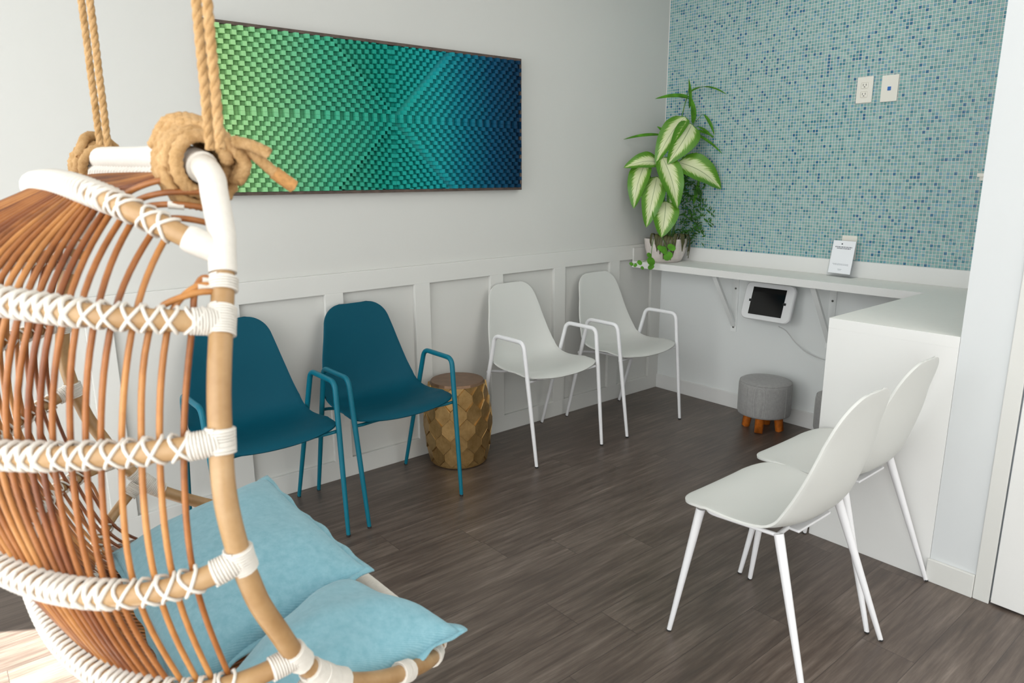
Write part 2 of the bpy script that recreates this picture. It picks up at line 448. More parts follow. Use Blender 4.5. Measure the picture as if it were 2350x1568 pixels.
# ------------------------------------------------------------------ wall plates
def plate(y, z, label, kind):
    t = thing('wall_plate' if kind != 'outlet' else 'power_outlet', label, 'outlet', (0, y, z))
    MB().box(-.007, -.0005, -.039, .039, -.061, .061, .003).build('cover_plate', M['plate'], t)
    if kind == 'outlet':
        for s in (-1, 1):
            so_ = MB().box(-.009, -.006, -.017, .017, s*.021-.014, s*.021+.014, .004).build('socket', M['plate'], t)
            sl = MB()
            for dy in (-.007, .007): sl.box(-.0096, -.008, dy-.0012, dy+.0012, s*.021-.002, s*.021+.007)
            sl.box(-.0096, -.008, -.0025, .0025, s*.021-.009, s*.021-.005)
            sl.build('slots', M['slot'], so_)
    elif kind == 'jack':
        MB().box(-.010, -.006, -.008, .008, -.010, .008, .002).build('blue_jack', M['blue_jack'], t)
    return t
plate(-1.216, 1.785, 'ivory duplex power outlet on the tile wall, left of the blue jack plate', 'outlet')
plate(-1.334, 1.782, 'ivory wall plate with one blue jack on the mosaic tile', 'jack')
plate(-1.216, 1.016, 'ivory plate on the tile just behind the paper sign', 'blank')
tag(MB().box(-.03, -.0005, -1.80, -1.762, 1.368, 1.384, .002).box(-.02, -.0005, -1.79, -1.77, 1.352, 1.368, .001).build('wall_hook', M['plate']), 'tiny ivory hook on the tile at the right wall edge', 'hook')

# ------------------------------------------------------------------ tablet
tb = thing('tablet_kiosk', 'white tablet stand with dark screen mounted under the counter', 'tablet', (-.092, -.842, .69))
TY = 17*PI/180
Rt = Matrix.Rotation(TY, 4, 'Y')       # lean the bottom out from the wall
def rrect(w, h, r, seg=6, bulge=0):
    out = []
    for cx, cy, a0 in ((w/2-r, h/2-r, 0), (-w/2+r, h/2-r, 90), (-w/2+r, -h/2+r, 180), (w/2-r, -h/2+r, 270)):
        for k in range(seg+1):
            a = math.radians(a0+90*k/seg); out.append((cx+r*math.cos(a), cy+r*math.sin(a)))
    return out
def tilted(mb):
    mb.v = [Rt @ v for v in mb.v]; return mb
case = MB(); outl = rrect(.30, .212, .035)
V = []; F = []
for x, sc in ((.012, .96), (.006, 1.0), (-.008, 1.0), (-.014, .965)):
    for q in outl: V.append((x, q[0]*sc, q[1]*sc))
n = len(outl)
for i in range(3):
    for k in range(n): F.append((i*n+k, i*n+(k+1) % n, (i+1)*n+(k+1) % n, (i+1)*n+k))
F += [tuple(range(n)), tuple(range(4*n-1, 3*n-1, -1))]
case.add(V, F, False); tilted(case).build('case', M['bezel'], tb)
tilted(MB().box(-.0172, -.0120, -.100, .100, -.0775, .0775)).build('screen', M['black_screen'], tb)
for s in (-1, 1):
    tilted(MB().box(-.0178, -.0120, s*.103-.009, s*.103+.009, -.007, .007, .002)).build('clip', M['black'], tb)
mt_ = MB().tube([(.008, 0, 0), (.0905, 0, .0)], .03, 20).build('mount', M['bezel'], tb)
cab = catmull([(-.113, -.925, .570), (-.075, -.95, .545), (-.045, -.99, .485), (-.025, -1.05, .435), (-.012, -1.115, .412), (-.008, -1.20, .405)], 8)
tag(MB().tube(cab, .0025, 6).build('power_cable', M['cable']), 'thin pale cable hanging from the tablet along the wall', 'cable')

# ------------------------------------------------------------------ sign holder
sg = thing('sign_holder', 'clear acrylic sign holder with a printed white notice on the counter', 'sign', (-.062, -1.205, ZT), math.radians(-8))
lean = Matrix.Rotation(math.radians(9), 4, 'Y')
def leaned(mb): mb.v = [lean @ v for v in mb.v]; return mb
ac = MB(); ac.box(-.003, .003, -.068, .068, .003, .186, .0005); leaned(ac)
ac.box(-.003, .068, -.068, .068, 0.0005, .003)
ac.build('stand', M['acrylic'], sg)
leaned(MB().box(-.0042, -.0034, -.0625, .0625, .018, .185)).build('notice', M['paper'], sg)
tx = MB()
for (z, w0, w1, h) in ((.182, -.052, .052, .006), (.173, -.040, .044, .0055), (.079, -.05, .05, .0018), (.073, -.044, .048, .0018), (.047, -.012, .012, .0018), (.041, -.01, .01, .0015)):
    tx = MB(); y = w0*.9; w1 = w1*.9
    while y < w1:
        l = random.uniform(.004, .012); y2 = min(y+l, w1)
        tx.box(-.0046, -.0041, -y2, -y, z*.84-h/2, z*.84+h/2); y = y2+.0025
    leaned(tx).build('text_line', M['ink'], sg)
pass
leaned(MB().box(-.0046, -.0041, .008, .015, .165, .172)).build('logo', M['ink_dark'], sg)

# ------------------------------------------------------------------ wall art
XA, ZA = -1.963, 1.636
AW, AH = 1.512, .645
art = thing('wall_art', 'long wood block wall art fading green to navy in dark frame', 'artwork', (XA, 0, ZA))
fr = MB()
e = .013
LX = -AW/2-.04
fr.box(LX, AW/2, -.036, -.001, AH/2-e, AH/2, .001); fr.box(LX, AW/2, -.036, -.001, -AH/2, -AH/2+e, .001)
fr.box(LX, LX+e, -.036, -.001, -AH/2+e, AH/2-e, .001); fr.box(AW/2-e, AW/2, -.036, -.001, -AH/2+e, AH/2-e, .001)
fr.build('frame', M['frame_dark'], art)
bl = MB()
iw, ih = AW/2-e, AH/2-e
bl.box(LX+e, AW/2-e, -.0125, -.001, -AH/2+e, AH/2-e)
def block(x0, x1, z0, z1, d00, d10, d11, d01):
    # corners (x0,z0) (x1,z0) (x1,z1) (x0,z1) with their depths
    V = [(x0, -.012, z0), (x1, -.012, z0), (x1, -.012, z1), (x0, -.012, z1), (x0, -d00, z0), (x1, -d10, z0), (x1, -d11, z1), (x0, -d01, z1)]
    bl.add(V, [(4, 5, 6, 7), (0, 4, 7, 3), (1, 2, 6, 5), (0, 1, 5, 4), (3, 7, 6, 2)], False)
RH, RWd = ih*2/34, .0445
k = -1
for r in range(34):
    z0 = -ih+r*RH; z1 = z0+RH; zc = (z0+z1)/2
    for side in (-1, 1):
        # left and right fields: wedge blocks in rows
        j = 0
        while j < 40:
            if side < 0: xr = -abs(zc)-j*RWd+RH*.5; xl = xr-RWd
            else: xl = abs(zc)+j*RWd-RH*.5; xr = xl+RWd
            j += 1
            xm = (xl+xr)/2
            a, b_ = max(xl, LX+e), min(xr, iw)
            if b_-a < .006: continue
            jt = random.uniform(-.0015, .0015)
            bl_lo, bl_hi = .013, .052+jt
            t0, t1 = (a-xl)/RWd, (b_-xl)/RWd
            prof = [(0, bl_lo), (.52, bl_lo+(bl_hi-bl_lo)*.42), (.63, bl_hi-.002), (1, bl_hi)]
            def g(t):
                for (p0, h0), (p1, h1) in zip(prof, prof[1:]):
                    if t <= p1+1e-9: return h0+(h1-h0)*(t-p0)/(p1-p0)
                return prof[-1][1]
            cuts = [t0]+[p for p, _ in prof if t0+.02 < p < t1-.02]+[t1]
            for c0, c1 in zip(cuts, cuts[1:]):
                block(xl+c0*RWd, xl+c1*RWd-(.0008 if c1 == t1 else 0), z0+.0003, z1-.0003, g(c0), g(c1), g(c1), g(c0))
# top and bottom fields: the same wedges turned a quarter
CW = RH; PH = .040
for side in (-1, 1):
    nC = int(ih/CW)+1
    for c in range(-nC, nC):
        x0 = c*CW; x1 = x0+CW; xc = (x0+x1)/2
        z = abs(xc)
        while z < ih:
            lo, hi = .015, .041+random.uniform(-.001, .001)
            for c0, c1, h0, h1 in ((0, .45, lo, lo+.008), (.45, .58, lo+.008, hi-.001), (.58, 1, hi-.001, hi)):
                a, b_ = max(z+c0*PH, abs(xc)*.99), min(z+c1*PH, ih)
                if b_-a < .003: continue
                if side > 0: block(x0+.0004, x1-.0004, a, b_, h0, h0, h1, h1)
                else: block(x0+.0004, x1-.0004, -b_, -a, h1, h1, h0, h0)
            z += PH
bl.build('block_mosaic', M['art'], art)

# ------------------------------------------------------------------ shell chairs
PROF = [(.507, .420), (.497, .430), (.470, .438), (.430, .441), (.380, .437), (.310, .430), (.240, .428), (.185, .437), (.145, .466), (.120, .520), (.104, .585), (.088, .665), (.071, .745), (.060, .790), (.052, .818), (.048, .833)]
HWC = [(0, .246), (.12, .243), (.24, .230), (.34, .227), (.40, .223), (.47, .208), (.54, .193), (.62, .173), (.70, .154), (.76, .142), (.80, .134)]
def half_width(l, L, side=False):
    q = l/L*.80/.80
    x = l
    for (a, wa), (b, wb) in zip(HWC, HWC[1:]):
        if x <= b or b == HWC[-1][0]:
            t = min(1, max(0, (x-a)/(b-a))); w_ = wa+(wb-wa)*t; break
    a, ex = (.09, 2.2) if side else (.075, 2.5)
    if l < a: w_ = .012+(w_-.012)*max(0, 1-((a-l)/a)**ex)**(.45 if side else .5)
    if side: w_ *= .95-.07*max(0, min(1, (l/L-.7)/.25))
    R = .088 if side else .076; d_ = L-l
    if d_ < R: w_ = w_-R+math.sqrt(max(0, R*R-(R-d_)**2))
    return w_
def shell_mesh(mat, parent, side=False):
    P = catmull([(0, -d, z) for d, z in PROF], 10)
    Ls = [0]
    for a, b in zip(P, P[1:]): Ls.append(Ls[-1]+(b-a).length)
    tg = [Ls[-1]*(.5-.5*math.cos(PI*q/60)) for q in range(61)]; P2 = []; k = 0
    for x in tg:
        while k < len(Ls)-2 and Ls[k+1] < x: k += 1
        P2.append(P[k].lerp(P[k+1], min(1, (x-Ls[k])/max(1e-9, Ls[k+1]-Ls[k]))))
    P = P2; H = [half_width(x, Ls[-1], side) for x in tg]
    N = len(P); Mx = 16; V = []; F = []
    for i in range(N):
        a = P[max(i-1, 0)]; b = P[min(i+1, N-1)]; T = (b-a).normalized()
        nrm = Vector((1, 0, 0)).cross(T)           # towards the sitter
        if nrm.z < 0 and nrm.y > 0: nrm = -nrm
        f = tg[i]/tg[-1]
        dish = .016+.022*math.exp(-((f-.52)/.16)**2)
        if f < .16: dish *= f/.16*.8+.0
        if f > .82: dish *= max(0, (1-f)/.18)*.9+.1
        for j in range(Mx+1):
            s = -1+2*j/Mx
            sx = math.sin(s*PI/2*.999)*.35+s*.65
            V.append(P[i]+Vector((H[i]*sx, 0, 0))+nrm*(dish*abs(sx)**2.4))
    for i in range(N-1):
        for j in range(Mx):
            F.append((i*(Mx+1)+j, (i+1)*(Mx+1)+j, (i+1)*(Mx+1)+j+1, i*(Mx+1)+j+1))
    o = mesh('shell', V, F, mat, parent)
    so = o.modifiers.new('thick', 'SOLIDIFY'); so.thickness = .007; so.offset = 0
    bv = o.modifiers.new('round', 'BEVEL'); bv.width = .002; bv.segments = 2; bv.limit_method = 'ANGLE'; bv.angle_limit = math.radians(50)
    return o
def armchair(label, sm, mm, group):
    t = thing('armchair', label, 'chair', (0, 0, 0), 0, group)
    shell_mesh(sm, t)
    for s in (-1, 1):
        pts = [(s*.229, -.530, .004), (s*.247, -.455, .613), (s*.247, -.238, .613), (s*.229, -.062, .004)]
        path = fillet(pts, .035, 7)
        # tapered feet
        full = [path[0]]+[path[0].lerp(path[1], q) for q in (.35, .7)]+path[1:-1]+[path[-2].lerp(path[-1], q) for q in (.3, .65)]+[path[-1]]
        rr = [.0082 if i in (0, len(full)-1) else .0098 if i in (1, len(full)-2) else .0108 for i in range(len(full))]
        al = MB().tube(full, rr, 12).build('arm_and_legs', mm, t)
        for (x, y) in ((s*.229, -.530), (s*.229, -.062)):
            MB().lathe([(.0075, 0), (.0085, .003), (.0085, .008)], 12, (x, y, 0)).build('foot_cap', M['rubber'], al)
    fr = MB()
    for y, z in ((-.43, .418), (-.18, .408)):
        xl = .233
        yy = y-.035 if y < -.3 else y+.02
        fr.tube(catmull([(-xl-.004, yy, z), (-xl*.85, yy+.004, z-.003), (-xl*.5, y, z-.012), (xl*.5, y, z-.012), (xl*.85, yy+.004, z-.003), (xl+.004, yy, z)], 4), .007, 10)
    for s in (-1, 1): fr.tube([(s*.115, -.43, .406), (s*.115, -.18, .396)], .007, 8)
    fr.build('under_frame', mm, t)
    return t
def place(o, x, y, label=None, rz=0):
    o.location = (x, y, 0); o.rotation_euler = (0, 0, rz)
    if label: o['label'] = label
    return o
tc = armchair('teal plastic armchair beside the brass drum stool', M['teal_plastic'], M['teal_metal'], 'teal armchairs along the wainscot')
place(tc, -2.220, -.004)
t2 = copy_tree(tc); place(t2, -2.775, -.012, 'teal plastic armchair partly hidden behind the hanging rattan chair')
wc = armchair('white plastic armchair next to the brass drum stool', M['white_plastic'], M['white_metal'], 'white armchairs along the wainscot')
place(wc, -1.302, .01)
w2 = copy_tree(wc); place(w2, -.655, .0, 'white plastic armchair in the corner under the potted plant')

def sidechair(label, group):
    t = thing('side_chair', label, 'chair', (0, 0, 0), 0, group)
    sh = shell_mesh(M['white_plastic'], t, True); sh.location = (0, -.016, .002)
    # frame coordinates: d is the distance in front of the backrest top
    for s in (-1, 1):
        for (ft, tp) in (((s*.225, -.508, .003), (s*.186, -.445, .424)), ((s*.225, -.062, .003), (s*.166, -.208, .432))):
            ft, tp = Vector(ft), Vector(tp)
            lg = MB().tube([ft, ft.lerp(tp, .5), tp], [.0072, .0105, .0135], 12).build('leg', M['white_metal'], t)
            MB().lathe([(.0065, 0), (.0075, .003), (.0075, .006)], 12, (ft.x, ft.y, 0)).build('foot_cap', M['rubber'], lg)
    fr = MB()
    ring = fillet([(-.166, -.208, .427), (-.186, -.44, .421), (.186, -.44, .421), (.166, -.208, .427)], .05, 6)
    fr.tube(ring, .006, 10)
    fr.tube(catmull([(-.166, -.210, .427), (-.10, -.224, .418), (0, -.230, .415), (.10, -.224, .418), (.166, -.210, .427)], 6), .007, 10)
    fr.box(-.09, .09, -.40, -.19, .414, .4215, .002)
    fr.build('under_frame', M['white_metal'], t)
    return t
sc = sidechair('white armless shell chair in the right foreground, nearest the camera', 'white side chairs by the counter panel')
place(sc, -1.840, -2.244, rz=PI)
s2 = copy_tree(sc); place(s2, -1.384, -2.200, 'white armless shell chair standing against the white counter end panel', rz=PI)

# ------------------------------------------------------------------ brass drum stool
dr = thing('drum_stool', 'brass drum stool with hexagonal facets between teal and white armchairs', 'stool', (-1.752, -.182, 0))
NH = 13; HT = .418
def rad(z):
    q = z/HT; return .118+.053*math.sin(PI*(.10+q*.82))**1.0
rows = 5       # hexagon rows
V = []; F = []; idx = {}
def vert(k2, z):            # k2 half-step around
    key = (k2 % (2*NH), round(z, 4))
    if key not in idx:
        a = PI*k2/NH; r = rad(z); idx[key] = len(V); V.append((r*math.cos(a), r*math.sin(a), z))
    return idx[key]
zs0 = .012; zs1 = HT-.012
pitch = (zs1-zs0-.030)/rows; tip = pitch*.56
for r in range(-1, rows+1):
    zc = zs0+.015+pitch*(r+.5)
    for k in range(NH):
        c = 2*k+(r % 2)
        pts = [(c-1, zc-pitch/2+tip/2), (c, zc-pitch/2-tip/2), (c+1, zc-pitch/2+tip/2), (c+1, zc+pitch/2-tip/2), (c, zc+pitch/2+tip/2), (c-1, zc+pitch/2-tip/2)]
        q = [(kk, min(max(z, zs0), zs1)) for kk, z in pts]
        u = []
        for kk, z in q:
            i = vert(kk, z)
            if i not in u: u.append(i)
        if len(u) >= 3: F.append(tuple(u))
db = MB()
# facets: raise each cell a touch towards a flat plate by insetting the face
for f in F:
    P = [Vector(V[i]) for i in f]; c = sum(P, Vector())/len(P)
    nrm = Vector((c.x, c.y, 0)).normalized()
    a0 = [p.copy() for p in P]
    ins = [c+(p-c)*.975 for p in P]
    # flatten the inner polygon on its own best plane
    zr = max(1e-4, max(p.z for p in ins)-min(p.z for p in ins))
    d0 = sum(((p-c).dot(nrm) for p in ins))/len(ins)-.0015
    ins = [p-nrm*((p-c).dot(nrm)-d0) * .85 for p in ins]
    n = len(P)
    db.add(a0+ins, [(i, (i+1) % n, n+(i+1) % n, n+i) for i in range(n)]+[tuple(range(n, 2*n))], False)
db.lathe([(rad(0)-.006, 0), (rad(.01), .005), (rad(zs0), zs0)], 2*NH, smooth=False, cap1=False)
db.build('body', M['brass'], dr)
MB().lathe([(rad(zs1), zs1), (rad(HT), HT-.006), (rad(HT)-.003, HT-.001), (rad(HT)-.014, HT), (0.001, HT)], 2*NH, smooth=False, cap0=False).build('top', M['brass_top'], dr)

# ------------------------------------------------------------------ ottomans
def ottoman(x, y, rz, label):
    t = thing('ottoman', label, 'stool', (x, y, 0), rz, 'small grey ottomans under the counter')
    R, z0, z1 = .141, .092, .288
    prof = [(R-.012, z0), (R-.003, z0+.004), (R, z0+.014), (R+.001, (z0+z1)/2), (R, z1-.028), (R-.003, z1-.016), (R-.012, z1-.006), (R-.03, z1-.001), (R*.5, z1+.002), (.001, z1+.003)]
    MB().lathe(prof, 48).build('cushion', M['grey_fabric'], t)
    sm = MB()
    for k in range(4):
        a = PI/4+k*PI/2+.3
        sm.tube([((R+.0007)*math.cos(a), (R+.0007)*math.sin(a), z) for z in (z0+.01, (z0+z1)/2, z1-.025)], .0012, 6)
    sm.tube([((R-.0045)*math.cos(2*PI*k/48), (R-.0045)*math.sin(2*PI*k/48), z1-.0125) for k in range(48)], .0016, 6, closed=True)
    sm.build('seam', M['grey_fabric'], t)
    for k in range(4):
        a = k*PI/2
        c, s = math.cos(a), math.sin(a)
        MB().tube([(c*.094, s*.094, 0), (c*.092, s*.092, .004), (c*.078, s*.078, .094)], [.0205, .0225, .0245], 18).build('leg', M['leg_wood'], t)
ottoman(-.200, -.925, .32, 'round grey fabric ottoman with short orange wooden legs against the wall')
ottoman(-.165, -1.352, .6, 'grey ottoman mostly hidden behind the white counter end panel')

# ------------------------------------------------------------------ plant
pl = thing('potted_plant', 'tall variegated houseplant in pale pot on the counter corner', 'plant', (-.152, -.162, ZT))
MB().lathe([(.082, 0), (.096, .006), (.112, .04), (.125, .085), (.130, .125), (.131, .14), (.127, .143), (.122, .138), (.118, .118)], 36, cap1=False).build('pot', M['pot'], pl)
MB().lathe([(.118, .112), (.09, .122), (.04, .126), (.001, .128)], 28, cap0=False).build('soil', M['soil'], pl)

# image aligned frame at the plant: r to the right, f away from the camera
YAW = math.radians(50.2375)
rv = Vector((math.sin(YAW), -math.cos(YAW), 0)); fv = Vector((math.cos(YAW), math.sin(YAW), 0)); zv = Vector((0, 0, 1))
PXM = 364.0
def pp(px, py, depth):
    """plant-local point from a place in the photo plane through the pot axis"""
    d = F_*f_px+R2*(px-1175)+D2*(py-784)
    org = Vector((-.152, -.162, 0)); C0 = Vector((-3.68831, -2.93092, 1.38))
    k = ((org-C0).dot(fv)-depth)/d.dot(fv)
    q = C0+d*k
    lim = min(1, (-.022-C0.x)/(q.x-C0.x), (-.014-C0.y)/(q.y-C0.y))     # stay clear of both walls
    q = C0+(q-C0)*lim
    return q-Vector((-.152, -.162, ZT))
def leaf(base, tip, width, face, mat, name, curl=.12, fold=.25, n=14, m=6, blunt=.62):
    base, tip = Vector(base), Vector(tip); ax = tip-base; L = ax.length; ax.normalize()
    nr = (Vector(face)-ax*Vector(face).dot(ax)).normalized(); sd = ax.cross(nr)
    V = []; U = []; F = []
    for i in range(n+1):
        t = i/n
        w = width*.59*(math.sin(PI*min(1, t)**blunt))**.7 if 0 < t < 1 else 0.0004
        c = base+ax*(L*t)+nr*(curl*L*(math.sin(PI*t)-.3*t*t))
        for j in range(-m, m+1):
            s = j/m
            V.append(c+sd*(w*s)+nr*(fold*w*abs(s)**1.4-.03*w*math.sin(t*17)*abs(s)))
            U.append((.5+.5*s, t))
    W = 2*m+1
    for i in range(n):
        for j in range(2*m): F.append((i*W+j, (i+1)*W+j, (i+1)*W+j+1, i*W+j+1))
    return mesh(name, V, F, mat, pl, uvs=U)
cam_dir = -fv
def towards(up=.35, side=0.): return (cam_dir+zv*up+rv*side)
big = [  # base px, tip px, depth base, depth tip, width m, up, side
    ((1573, 268), (1503, 375), .03, .11, .115, .5, -.5),
    ((1588, 285), (1533, 376), .05, .15, .135, .35, .2),
    ((1512, 372), (1432, 383), .06, .12, .10, .7, -.1),
    ((1482, 372), (1453, 478), .07, .13, .112, .3, -.55),
    ((1520, 360), (1556, 478), .10, .18, .125, .4, .05),
    ((1508, 405), (1483, 522), .09, .16, .115, .3, -.15),
    ((1556, 372), (1657, 432), .08, .13, .155, .55, .25),
    ((1528, 462), (1518, 545), .11, .17, .135, .4, .0),
    ((1548, 390), (1535, 480), .06, .10, .10, .2, .3),
]
for (b0, t0, db_, dt_, wd, up, sd_) in big:
    leaf(pp(*b0, db_), pp(*t0, dt_), wd, towards(up, sd_), M['varleaf'], 'variegated_leaf')
st = MB()
for (b0, t0, db_, dt_, *_r) in big:
    top = pp(*b0, db_); root = pp(1527+(b0[0]-1527)*.15, 560, .0)
    st.tube(catmull([root, root.lerp(top, .5)-rv*(b0[0]-1527)/PXM*.15, top], 6), .0045, 7)
st.tube(catmull([pp(1540, 560, -.02), pp(1552, 480, -.01), pp(1548, 380, 0), pp(1560, 290, .01), pp(1582, 200, 0)], 8), [.008-.0055*i/32 for i in range(33)], 8)
st.build('stem', M['stem'], pl)
slim = [((1583, 222), (1503, 226), .026), ((1582, 250), (1581, 180), .020), ((1590, 285), (1586, 222), .034), ((1580, 214), (1607, 199), .012), ((1612, 199), (1668, 216), .016),
        ((1585, 228), (1545, 222), .012), ((1520, 310), (1431, 319), .020), ((1526, 312), (1508, 290), .026), ((1592, 300), (1640, 315), .022), ((1600, 290), (1638, 318), .018),
        ((1615, 262), (1640, 310), .020), ((1588, 305), (1658, 352), .020), ((1588, 345), (1584, 300), .026), ((1596, 350), (1610, 378), .018), ((1560, 300), (1585, 345), .022), ((1590, 470), (1606, 400), .02)]
for (b0, t0, wd) in slim:
    leaf(pp(*b0, .0), pp(*t0, .03), wd*.95, towards(.8, .2), M['leaf'], 'slim_leaf', curl=.06, fold=.35, n=10, m=2, blunt=.75)
for a_, b_ in (((1560, 320), (1612, 262)), ((1575, 330), (1600, 290)), ((1555, 345), (1520, 310)), ((1583, 210), (1612, 199))):
    MB().tube([pp(*a_, 0), pp(*b_, 0)], .0016, 6).build('twig', M['stem'], pl)
# ferny dark foliage at the right rear
fo = MB()
def addleaf(mb, base, tip, width, nr):
    base, tip = Vector(base), Vector(tip); ax = (tip-base); sd = ax.normalized().cross(Vector(nr)).normalized()*width*.5
    mid = base.lerp(tip, .45)+Vector(nr)*ax.length*.12
    mb.add([base, mid+sd, tip, mid-sd, mid+Vector(nr)*.0], [(0, 1, 4), (1, 2, 4), (2, 3, 4), (3, 0, 4)], False)
for i in range(260):
    px = random.gauss(1578, 17); py = random.uniform(398, 556)
    if py < 440: px = random.gauss(1585, 16)
    b0 = pp(px, py, random.uniform(-.03, .05)); dv = Vector((random.uniform(-1, 1), random.uniform(-1, 1), random.uniform(-.9, .5))).normalized()
    addleaf(fo, b0, b0+dv*random.uniform(.025, .055), random.uniform(.006, .014), (cam_dir+Vector((random.uniform(-.5, .5), random.uniform(-.5, .5), .5))).normalized())
for (x0, y0, x1, y1) in ((1590, 480, 1637, 492), (1580, 500, 1632, 512), (1588, 520, 1612, 535), (1592, 440, 1612, 462)):
    for i in range(26):
        t = i/25; b0 = pp(x0+(x1-x0)*t, y0+(y1-y0)*t-10*math.sin(PI*t), .03)
        addleaf(fo, b0, b0+rv*random.uniform(.005, .02)+zv*random.choice((-1, 1))*random.uniform(.015, .03), .008, cam_dir)
f_ = fo.build('fern_foliage', M['leaf_dark'], pl); f_['kind'] = 'stuff'
# striped leaves spilling over the rim
for ang, L in ((-88, .085), (-80, .12), (-70, .10), (-62, .075), (-52, .05), (-22, .07), (-14, .10), (-6, .12), (2, .10), (10, .115), (18, .085), (26, .07), (38, .05), (52, .04), (-34, .04)):
    a = YAW+PI+math.radians(-ang+random.uniform(-3, 3))
    dr_ = Vector((math.cos(a), math.sin(a), 0)); sdv = dr_.cross(zv)*random.uniform(-.02, .02); r0 = .10; hp_ = random.uniform(.02, .045)
    pts = [dr_*r0+zv*.125, dr_*(r0+.022)+zv*(.135+hp_)+sdv*.4, dr_*(r0+.042)+zv*(.15-L*.3)+sdv, dr_*(r0+.034)+zv*(.14-L)+sdv*1.4]
    c = catmull(pts, 5); sd = dr_.cross(zv); V = []; F = []
    for k, q in enumerate(c):
        wv = random.uniform(.008, .0105)*(math.sin(PI*min(1, (k+.5)/(len(c)))))**.6
        V += [q-sd*wv, q+dr_*.004, q+sd*wv]
    for k in range(len(c)-1): F += [(3*k, 3*k+3, 3*k+4, 3*k+1), (3*k+1, 3*k+4, 3*k+5, 3*k+2)]
    mesh('striped_leaf', V, F, M['leaf_dry'], pl)
# trailing vine with round leaves
def round_leaf(c, r, nr, name='round_leaf'):
    c = Vector(c); nr = Vector(nr).normalized(); a = nr.orthogonal().normalized(); b = nr.cross(a)
    V = [c+nr*r*.12]; n = 14
    for rr_, h in ((.5, .08), (1, 0)):
        for k in range(n):
            t = 2*PI*k/n; V.append(c+(a*math.cos(t)+b*math.sin(t))*r*rr_*(1-.12*math.cos(2*t))+nr*r*h)
    F = [(0, 1+k, 1+(k+1) % n) for k in range(n)]+[(1+k, 1+n+k, 1+n+(k+1) % n, 1+(k+1) % n) for k in range(n)]
    mesh(name, V, F, M['leaf'], pl)
for (px, py, d, r) in ((1494, 600, .19, .026), (1494, 613, .192, .018), (1468, 603, .192, .015), (1458, 609, .192, .011), (1449, 606, .192, .012), (1474, 615, .192, .01), (1523, 574, .165, .024), (1541, 568, .16, .024), (1533, 588, .17, .027), (1516, 570, .165, .02), (1490, 586, .185, .016)):
    round_leaf(pp(px, py, d), r, cam_dir+zv*random.uniform(.1, .6)+rv*random.uniform(-.4, .4))
vn = MB()
vn.tube(catmull([pp(1500, 548, .13), pp(1496, 570, .165), pp(1494, 600, .188), pp(1494, 618, .19)], 6), .0022, 6)
vn.tube(catmull([pp(1495, 590, .186), pp(1478, 600, .19), pp(1449, 606, .19)], 6), .0014, 6)
vn.tube(catmull([pp(1520, 545, .13), pp(1528, 565, .163), pp(1533, 588, .168)], 6), .002, 6)
vn.build('vine', M['stem'], pl)

# ------------------------------------------------------------------ hanging rattan chair
HC = thing('hanging_chair', 'rattan hanging egg chair on jute ropes with white cord bindings', 'hanging chair', (-3.380, -1.541, 0), math.radians(1.6))
R0 = .0147
hoop_half = [  # x, |w|, z from the top bar down the side and out to the front corner
    (.003, .270, 1.407), (.004, .320, 1.400), (.005, .350, 1.390), (.004, .368, 1.378), (.001, .379, 1.362), (.000, .389, 1.336), (-.003, .404, 1.305), (-.007, .411, 1.288), (-.014, .425, 1.254), (-.023, .440, 1.224), (-.032, .455, 1.200),
    (-.048, .480, 1.152), (-.057, .492, 1.110), (-.063, .499, 1.050), (-.068, .509, 1.005), (-.067, .514, .960), (-.058, .514, .897),
    (-.049, .512, .860), (-.037, .510, .818), (-.012, .504, .760), (.012, .495, .706), (.038, .485, .664), (.073, .475, .623), (.118, .466, .589),
    (.172, .452, .557), (.232, .430, .527), (.290, .400, .496), (.343, .360, .466), (.385, .310, .444), (.402, .25, .432)]
loop = [(x, -w, z) for x, w, z in hoop_half[::-1]]+[(x, w, z) for x, w, z in hoop_half]
loop += [(.405, .12, .427), (.407, 0, .425), (.405, -.12, .427)]
hp = catmull(loop, 5, closed=True)
MB().tube(hp, R0, 14, closed=True).build('hoop_frame', M['rattan'], HC)
def hoop_at_z(z, side):
    """point on the side of the hoop at height z (upper, side or lower branch by height)"""
    H = hoop_half
    for (a, b) in zip(H, H[1:]):
        if a[2] >= z >= b[2]:
            t = (a[2]-z)/(a[2]-b[2] or 1); return Vector((a[0]+(b[0]-a[0])*t, side*(a[1]+(b[1]-a[1])*t), z))
    return Vector((H[-1][0], side*H[-1][1], H[-1][2]))
def hoop_span(z0, z1, side, n=8): return [hoop_at_z(z0+(z1-z0)*k/n, side) for k in range(n+1)]
def coil(mb, path, r, cr, pitch, n=14):
    """a tight cord coil along a path"""
    P = [Vector(p) for p in path]; L = [0]
    for a, b in zip(P, P[1:]): L.append(L[-1]+(b-a).length)
    turns = max(1, int(L[-1]/pitch)); out = []
    T0 = (P[1]-P[0]).normalized(); u = T0.orthogonal().normalized(); prevT = T0
    N = turns*n
    for i in range(N+1):
        s = L[-1]*i/N; k = 0
        while k < len(L)-2 and L[k+1] < s: k += 1
        t = (s-L[k])/max(1e-9, L[k+1]-L[k]); c = P[k].lerp(P[k+1], t)
        T = (P[min(k+1, len(P)-1)]-P[k]).normalized(); q = prevT.rotation_difference(T); u = (q @ u); u = (u-T*u.dot(T)).normalized(); prevT = T
        a = 2*PI*i/n; out.append(c+(u*math.cos(a)+T.cross(u)*math.sin(a))*(r+cr*.4))
    mb.tube(out, cr, 5)
    return mb
def wrap(path, r=R0+.002, cr=.0017, name='joint_wrap', parent=None):
    mb = MB(); mb.tube(path, r, 14); coil(mb, path, r, cr, cr*2.0)
    return mb.build(name, M['cord'], parent or HC)

